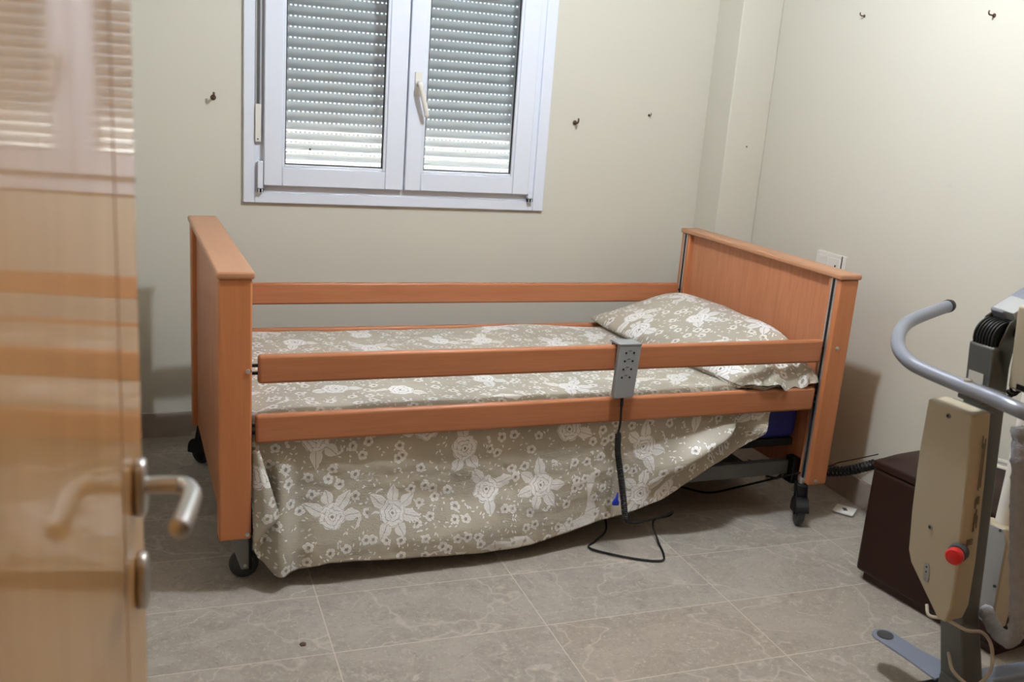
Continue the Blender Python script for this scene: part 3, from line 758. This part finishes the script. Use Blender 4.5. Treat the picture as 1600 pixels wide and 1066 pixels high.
# ------------------------------------------------------------------ ottoman
OA = math.radians(8)
ot = thing('ottoman', 'dark brown leatherette box ottoman standing against the right wall behind the hoist', 'ottoman', (2.165, -.375, 0), OA)
m = MB().box(.022, .31, -.50, -.02, 0, .03); build('plinth', m, leather_d, ot)
m = MB(); NX, NY = 14, 22
m.box(0, .325, -.52, 0, .028, .385); ob = build('body', m, leather, ot, bev=.012, seg=3)
m = MB()
for i in range(NX + 1):
    for j in range(NY + 1):
        s, t = i / NX, j / NY; e = (1 - abs(2 * s - 1) ** 4) * (1 - abs(2 * t - 1) ** 4)
        m.v.append((.327 * s - .001, -.522 + .524 * t, .408 + .026 * e ** .5 + .014 * e))
for i in range(NX):
    for j in range(NY): a = i * (NY + 1) + j; m.f.append((a, a + 1, a + NY + 2, a + NY + 1)); m.m.append(0)
rim = [i * (NY + 1) for i in range(NX + 1)] + [NX * (NY + 1) + j for j in range(1, NY + 1)] + [i * (NY + 1) + NY for i in range(NX - 1, -1, -1)] + [j for j in range(NY - 1, 0, -1)]
o_ = len(m.v); m.v += [(m.v[k][0], m.v[k][1], .385) for k in rim]
for a in range(len(rim)): b = (a + 1) % len(rim); m.f.append((rim[a], rim[b], o_ + b, o_ + a)); m.m.append(0)
m.f.append([o_ + a for a in range(len(rim))]); m.m.append(0)
build('lid', m, leather, ot, bev=.004, smooth=True)
# things lying on the ottoman
fr = MB(); pts = []
cx, cy = at(1590, 716, 3.0)[:2]
F0 = thing('plastic_ring', 'small empty cream plastic frame lying on the ottoman behind the hoist', 'frame', (2.44, -.60, .462), math.radians(100))
out = []; inn = []
for i in range(24):
    a = 2 * math.pi * i / 24; ca, sa = math.cos(a), math.sin(a)
    f = lambda k, c: math.copysign(abs(c) ** .45, c) * k
    out.append((f(.062, ca), f(.040, sa))); inn.append((f(.044, ca), f(.024, sa)))
V_ = [(x, y, .0) for x, y in out] + [(x, y, 0) for x, y in inn] + [(x, y, .009) for x, y in out] + [(x, y, .009) for x, y in inn]; n = 24; FF = []
for i in range(n):
    j = (i + 1) % n; FF += [(i, j, n + j, n + i), (2 * n + i, 3 * n + i, 3 * n + j, 2 * n + j), (i, 2 * n + i, 2 * n + j, j), (n + i, n + j, 3 * n + j, 3 * n + i)]
build('rim', MB().add(V_, FF), white_pl, F0, bev=.002, smooth=True)
F0.rotation_euler = (0, .10, math.radians(100))
bagm = MB(); N1, N2 = 26, 18
bc = Vector((2.47, -.77, .515))
for i in range(N1 + 1):
    for j in range(N2 + 1):
        a = 2 * math.pi * i / N1; b = math.pi * j / N2
        d = Vector((math.cos(a) * math.sin(b), math.sin(a) * math.sin(b), math.cos(b)))
        r = 1 + .45 * noise.noise(d * 2.3) + .25 * noise.noise(d * 6) + .12 * noise.noise(d * 13)
        bagm.v.append(bc + Vector((d.x * .045, d.y * .095, d.z * .058)) * r)
for i in range(N1):
    for j in range(N2): a = i * (N2 + 1) + j; bagm.f.append((a, a + 1, a + N2 + 2, a + N2 + 1)); bagm.m.append(0)
tag(build('plastic_bag', bagm, film_m, loc=bc - Vector((0, 0, .06))), 'crumpled clear plastic bag on the far right end of the ottoman', 'bag')

# ------------------------------------------------------------------ patient hoist
HO = Vector((1.95, -1.05, 0))
ho = thing('patient_hoist', 'grey mobile patient hoist with ivory control box and curved push handle at the right edge', 'patient hoist', HO)
def hb_(name, mb, mat, parent=None, **kw):
    mb.v = [tuple(Vector(p) - HO) for p in mb.v]; return build(name, mb, mat, parent or ho, **kw)
Bm = at(1499, 950, 2.40); Tm = at(1548, 536, 2.21); Gm = at(1508, 1085, 2.40); Gm.z = .05
ax = (Tm - Bm); axn = ax.normalized()
ey = Vector((0, 1, 0)); ey = (ey - axn * ey.dot(axn)).normalized(); ex = ey.cross(axn).normalized()
if ex.x < 0: ex = -ex
def mast_pt(t, a=0, b=0): return Bm + ax * t + ex * a + ey * b
mast = MB(); hx_, hy_ = .028, .037
top_poly = [mast_pt(1, -hx_, 0) + ey * hy_, mast_pt(1, -hx_, 0) - ey * hy_]
mast.add([mast_pt(t, a, b) for t in (0.0, 1.0) for a, b in ((-hx_, -hy_), (hx_, -hy_), (hx_, hy_), (-hx_, hy_))] + [Gm + Vector((a, b, 0)) for a, b in ((-hx_ - .006, -hy_ - .004), (hx_ + .006, -hy_ - .004), (hx_ + .006, hy_ + .004), (-hx_ - .006, hy_ + .004))],
         [(8, 11, 10, 9), (4, 5, 6, 7), (0, 1, 5, 4), (1, 2, 6, 5), (2, 3, 7, 6), (3, 0, 4, 7), (8, 9, 1, 0), (9, 10, 2, 1), (10, 11, 3, 2), (11, 8, 0, 3)])
mo = hb_('mast', mast, hoist_grey, bev=.006, seg=3)
# yoke at the mast head: side plates carrying the boom pivot
yk_ = MB()
for s in (-1, 1):
    c = [(-.018, -.02), (.020, -.09), (.030, -.02), (.058, .035), (.052, .058), (.034, .066), (.012, .055), (-.010, .012)]
    yk_.prism([mast_pt(1, a, s * hy_ - (.004 if s > 0 else 0)) + axn * b for a, b in c], ey * .004)
hb_('yoke', yk_, hoist_grey, mo, bev=.002)
bel = MB(); c0 = mast_pt(1, .004, 0) + axn * .012
pr = []
for k in range(7):
    a0 = .0022 + k * .0086; pr += [(a0, .036), (a0 + .0004, .0425), (a0 + .0058, .0425), (a0 + .0062, .036)]
bel.lathe(c0 + ex * .012 - ey * .031, ey, pr, 32)
bel.obox(c0 + ex * .004 - axn * .012, ex * .030, ey * .030, axn * .016)
hb_('rubber_bellows', bel, black_m, mo, bev=.001)
kn = mast_pt(1, .038, 0) + axn * .030 - ey * (hy_ + .002)
hb_('pivot_knob', MB().lathe(kn, -ey, [(0, .017), (.010, .019), (.020, .018), (.026, .012), (.028, .004)], 24), black_m, mo, smooth=True)
# boom running up and away to the right
b0 = at(1572, 492, 2.22); b1 = at(1600, 452, 2.24); bd = (b1 - b0).normalized(); b2 = b0 + Vector((.66, -.06, .42))
bdn = (b2 - b0).normalized(); bs = bdn.cross(Vector((0, 0, 1))).normalized(); bu = bs.cross(bdn)
bo_ = hb_('boom', MB().obox((b0 + b2) / 2 + bdn * .0, bdn * ((b2 - b0).length / 2 + .02), bs * .022, bu * .026), tube_grey, bev=.005)
hb_('boom_bracket', MB().obox(at(1584, 484, 2.20), bdn * .026, bs * .033, bu * .015), silverplate, bo_, bev=.002)
hb_('boom_pad', MB().obox(at(1582, 497, 2.205), bdn * .024, bs * .029, bu * .009), black_m, bo_, bev=.002)
hb_('sling_hook', MB().tube(spline([b2, b2 + Vector((.03, 0, -.06)), b2 + Vector((0, 0, -.12)), b2 + Vector((-.05, 0, -.09))], 6), .009, 10), steel, bo_, smooth=True)
# ivory battery housing at the frame edge
bt0 = at(1618, 549, 2.12)
hb_('battery_housing', MB().obox(bt0, ex * .018, ey * .045, axn * .096), ivory, bev=.005)
hb_('battery_clip', MB().obox(bt0 - axn * .085 - ex * .019, ex * .002, ey * .02, axn * .006), black_m)
# push handle
path = [at(1760, 708, 1.90), at(1690, 680, 1.98), at(1600, 644, 2.01), at(1550, 622, 2.08), at(1500, 602, 2.16), at(1450, 581, 2.24), at(1422, 566, 2.29), at(1405, 546, 2.35), at(1404, 524, 2.40), at(1414, 508, 2.46), at(1432, 497, 2.51), at(1460, 486, 2.58), at(1483, 478, 2.63)]
hn = hb_('push_handle', MB().tube(spline(path, 7), .0168, 20), tube_grey, smooth=True)
pe = path[-1]; pd = (path[-1] - path[-2]).normalized()
hb_('end_cap', MB().lathe(pe - pd * .012, pd, [(0, .0178), (.010, .0182), (.020, .016), (.027, .010), (.029, .003)], 20), black_m, hn, smooth=True)
cbk = at(1530, 607, 2.22)
hb_('handle_bracket', MB().obox(at(1534, 618, 2.14), Vector((.035, 0, 0)), Vector((0, .035, 0)), Vector((0, 0, .014))), hoist_grey, mo, bev=.004)
hb_('bracket_bolt', MB().lathe(at(1512, 600, 2.14) + Vector((0, 0, .004)), (0, 0, 1), [(0, .010), (.006, .009), (.008, .005)], 16), steel, mo, smooth=True)
# control box: long ivory housing hung on the mast
tA = at(1450, 623, 2.26); tB = at(1519, 650, 2.15); tC = at(1546, 641, 2.29)
bA = at(1425, 872, 2.40); bB = at(1500, 975, 2.30)
fy = (tB - tA).normalized(); fx = ex
def cb_pt(s, h, w): # s 0..1 along the broad face (left..right), h metres down from the top edge, w metres behind the broad face
    return tA + (tB - tA) * s - axn * h * 1.07 + fx * w
WB = (tB - tA).length; dn_ = -axn
prof = [(0, 0), (1, 0.0), (1.03, .30), (1.0, .42), (.84, .475), (.62, .480), (.0, .365), (-.06, .25), (-.05, .12)]
prof = [(0, 0), (1, 0.0), (1.05, .16), (1.06, .35), (1.02, .455), (.92, .495), (.74, .497), (-.03, .400), (-.115, .372), (-.13, .27), (-.09, .12)]
m = MB(); m.prism([cb_pt(s, h, 0) for s, h in prof], fx * .055)
cb = hb_('control_box', m, ivory, bev=.005, seg=3)
m = MB(); pr2 = [(.05, .004), (1.0, .004), (1.04, .16), (1.05, .35), (1.0, .44), (.88, .48), (.74, .48), (.0, .38), (-.08, .27), (-.05, .12)]
hb_('box_back', MB().prism([cb_pt(s * .96 + .03, h, .054) for s, h in pr2], fx * .012), hoist_grey, cb)
for s, h in ((.50, .020), (.36, .290)):
    p = cb_pt(s, h, -.001); sc_ = hb_('screw', MB().lathe(p, -fx, [(-.002, .0062), (.001, .006)], 16), print_l, cb, smooth=True)
    hb_('screw_recess', MB().lathe(p - fx * .001, -fx, [(-.001, .0035), (.0008, .0035)], 10), slot_m, sc_)
p = cb_pt(1.06, .312, -.004)
sr = hb_('emergency_button', MB().lathe(p, (-ex - ey * .55 + axn * .1), [(-.012, .022), (.006, .022), (.012, .0195)], 28), print_m, cb, smooth=True)
hb_('button_cap', MB().lathe(p + (-ex - ey * .55).normalized() * .010, (-ex - ey * .55 + axn * .1), [(0, .016), (.006, .0195), (.018, .0205), (.024, .017), (.026, .008)], 28), red_m, sr, smooth=True)
m = MB(); rr = []
for i in range(20):
    a = 2 * math.pi * i / 20; ca, sa = math.cos(a), math.sin(a)
    rr.append(cb_pt(.38, .402, -.0005) + fy * (.0085 * math.copysign(abs(ca) ** .8, ca)) + axn * (.026 * math.copysign(abs(sa) ** .4, sa)))
ip = hb_('indicator_panel', MB().prism(rr, -fx * .0012), indic, cb)
for q in (.014, .002): hb_('indicator_light', MB().lathe(cb_pt(.38, .402 - q, -.0015), -fx, [(0, .0026), (.001, .002)], 10), black_m, ip)
for q in (-.006, -.013, -.018): hb_('printed_mark', MB().obox(cb_pt(.38, .402 - q, -.002), fy * .0028, axn * .0006, fx * .0003), print_l, ip)
# print on the narrow side face
def side_pt(a, h): # a metres from the front ridge along the side face
    return cb_pt(1.045, h, a) + fy * .003
lab = MB()
for a, h0, h1, wv in ((.030, .045, .075, .0010), (.038, .05, .17, .0009), (.033, .06, .175, .0009), (.036, .185, .205, .004), (.031, .19, .215, .002), (.036, .215, .25, .0016), (.033, .225, .27, .0016), (.040, .23, .262, .001), (.030, .285, .30, .0045), (.020, .285, .30, .0018)):
    lab.obox(side_pt(a, (h0 + h1) / 2), fx * wv, dn_ * ((h1 - h0) / 2), fy * .0008)
hb_('side_print', lab, fine('faded_print', srgb(104, 98, 88), .7), cb)
# white sticker on the mast
sc = mast_pt(1, -hx_ - .0006, .004) - axn * .095
st = hb_('sticker', MB().obox(sc, ex * .0004, ey * .0215, axn * .028), paper_m, mo)
hb_('sticker_print', MB().obox(sc - axn * .0215 - ex * .0005, ex * .0003, ey * .010, axn * .0008), print_l, st)
# mast foot, base beams, pedal
hb_('mast_socket', MB().box(Gm.x - .045, Gm.x + .045, Gm.y - .052, Gm.y + .052, .05, .13), hoist_grey, bev=.010, seg=3)
bx0, by0 = Gm.x, Gm.y
hb_('cross_beam', MB().box(bx0 - .32, bx0 + .12, by0 - .055, by0 + .055, .050, .092), base_grey, bev=.010)
for sgn, yy in ((1, by0 + .07), (-1, by0 - .30)):
    lg = hb_('leg', MB().box(bx0 + .04, bx0 + .54, yy - .028, yy + .028, .040, .078), base_grey, bev=.008)
    hb_('castor_wheel', MB().lathe((bx0 + .52, yy - .012, .02), (0, 1, 0), [(0, .017), (.003, .0195), (.021, .0195), (.024, .017)], 24), rubber, lg, smooth=True)
hb_('rear_axle', MB().box(bx0 - .10, bx0 + .09, by0 - .34, by0 + .10, .044, .070), hoist_grey, bev=.006)
for yy in (by0 - .33, by0 + .02):
    hb_('castor_wheel', MB().lathe((bx0 - .18, yy - .012, .024), (0, 1, 0), [(0, .021), (.003, .0235), (.021, .0235), (.024, .021)], 24), rubber, smooth=True)
pA = at(1383, 993, 2.62); pB = at(1425, 1030, 2.55); pC = at(1476, 1078, 2.47)
pd_ = (pB - pA); pd_.z = 0; pd_.normalize(); pn = Vector((-pd_.y, pd_.x, 0))
ed = []
for i in range(13):
    a = math.pi / 2 + math.pi * i / 12; ed.append(pA + pd_ * (math.cos(a) * .034) + pn * (math.sin(a) * .034))
pe2 = (pC - pB); pe2.z = 0; pe2.normalize(); pn2 = Vector((-pe2.y, pe2.x, 0))
poly = ed + [pB - pn * .038, pC - pn2 * .050, pC + pn2 * .050, pB + pn * .032]
zl = pA.z
poly = [Vector((p.x, p.y, zl)) for p in poly]
pdl = hb_('leg_spreader_pedal', MB().prism(poly, (0, 0, -.006)), base_grey, bev=.0015)
hb_('pedal_pad', MB().lathe((pA.x, pA.y, zl - .001), (0, 0, 1), [(0, .022), (.004, .0215), (.005, .019)], 28), rubber, pdl, smooth=True)
# cables on the hoist
cc = [at(1438, 868, 2.38), at(1452, 962, 2.34), at(1478, 968, 2.32), at(1510, 985, 2.28), at(1535, 989, 2.30), at(1549, 1010, 2.32), at(1548, 1048, 2.33), at(1520, 1072, 2.33), at(1490, 1050, 2.35), at(1482, 1020, 2.40)]
cc[0] = at(1448, 945, 2.36)
hb_('control_cable', MB().tube(spline(cc, 8), .0042, 8), beige_cable, smooth=True)
hcoil = [at(1572, 622, 2.26), at(1582, 612, 2.24), at(1592, 604, 2.20), at(1606, 596, 2.16)]
hb_('coiled_cable', MB().tube(coil(hcoil, .0095, 5, 14), .0036, 8), black_m, smooth=True)
# actuator with tapered housing and piston tube
qa = [(1536, 812, 2.44), (1568, 822, 2.40), (1572, 860, 2.40), (1562, 990, 2.42), (1556, 984, 2.42), (1526, 966, 2.46), (1525, 912, 2.46)]
fp = [at(*q) for q in ((1536, 812, 2.47), (1570, 826, 2.42), (1573, 850, 2.42), (1548, 984, 2.45), (1527, 966, 2.48), (1525, 915, 2.48))]
back = [at(*q) for q in ((1549, 806, 2.50), (1592, 826, 2.47), (1594, 900, 2.47), (1572, 980, 2.50), (1540, 962, 2.54), (1535, 915, 2.54))]
m = MB().add(fp + back, [(0, 1, 2, 3, 4, 5), (11, 10, 9, 8, 7, 6)] + [(i, (i + 1) % 6, (i + 1) % 6 + 6, i + 6) for i in range(6)])
ac = hb_('actuator', m, ivory, bev=.006)
fn = (fp[1] - fp[0]).cross(fp[4] - fp[0]).normalized()
if fn.dot(CAM - fp[0]) < 0: fn = -fn
cen = sum(fp, Vector()) / 6
hb_('cover_plate', MB().prism([cen + (p - cen) * .97 + fn * .0005 for p in fp], fn * .0025), silverplate, ac, bev=.001)
for q in ((1541, 818, 2.465), (1565, 829, 2.43), (1530, 902, 2.475), (1555, 916, 2.44), (1547, 975, 2.445)):
    p = at(*q); p = p - fn * (p - fp[0]).dot(fn) + fn * .003
    hb_('screw', MB().lathe(p, fn, [(-.002, .0042), (.0012, .004)], 12), print_m, ac, smooth=True)
c0 = at(1568, 822, 2.48); c1 = at(1594, 690, 2.44)
hb_('collar', MB().lathe(c0 - (c1 - c0).normalized() * .004, c1 - c0, [(0, .031), (.008, .031), (.012, .026)], 28), ivory, ac, smooth=True)
hb_('piston_tube', MB().tube([c0, c1, c1 + (c1 - c0) * 1.0], [.022, .017, .016], 24), white_pl, ac, smooth=True)
# fleece wrapped strap hanging at the very right
fl = [at(1594, 668, 2.16), at(1592, 760, 2.17), at(1590, 850, 2.19), at(1590, 930, 2.20), at(1588, 985, 2.22), at(1575, 1000, 2.26), at(1556, 984, 2.34), at(1540, 955, 2.42)]
P = spline(fl, 14); m = MB(); m.tube(P, [.0175 + .0035 * noise.noise(Vector((k * .45, 0, 0))) for k in range(len(P))], 16)
for i, v in enumerate(m.v):
    vv = Vector(v); m.v[i] = tuple(vv + Vector((noise.noise(vv * 90), noise.noise(vv * 90 + Vector((9, 0, 0))), noise.noise(vv * 90 + Vector((0, 9, 0))))) * .004)
o = build('fleece_strap', m, fleece_m, smooth=True, loc=at(1588, 985, 2.22))
tag(o, 'fluffy grey fleece-covered strap hanging in a loop at the right edge beside the hoist', 'strap')
for o in list(bpy.data.objects):                                   # light-only and camera objects carry no labels
    if o.parent and 'category' in o.keys(): del o['category']
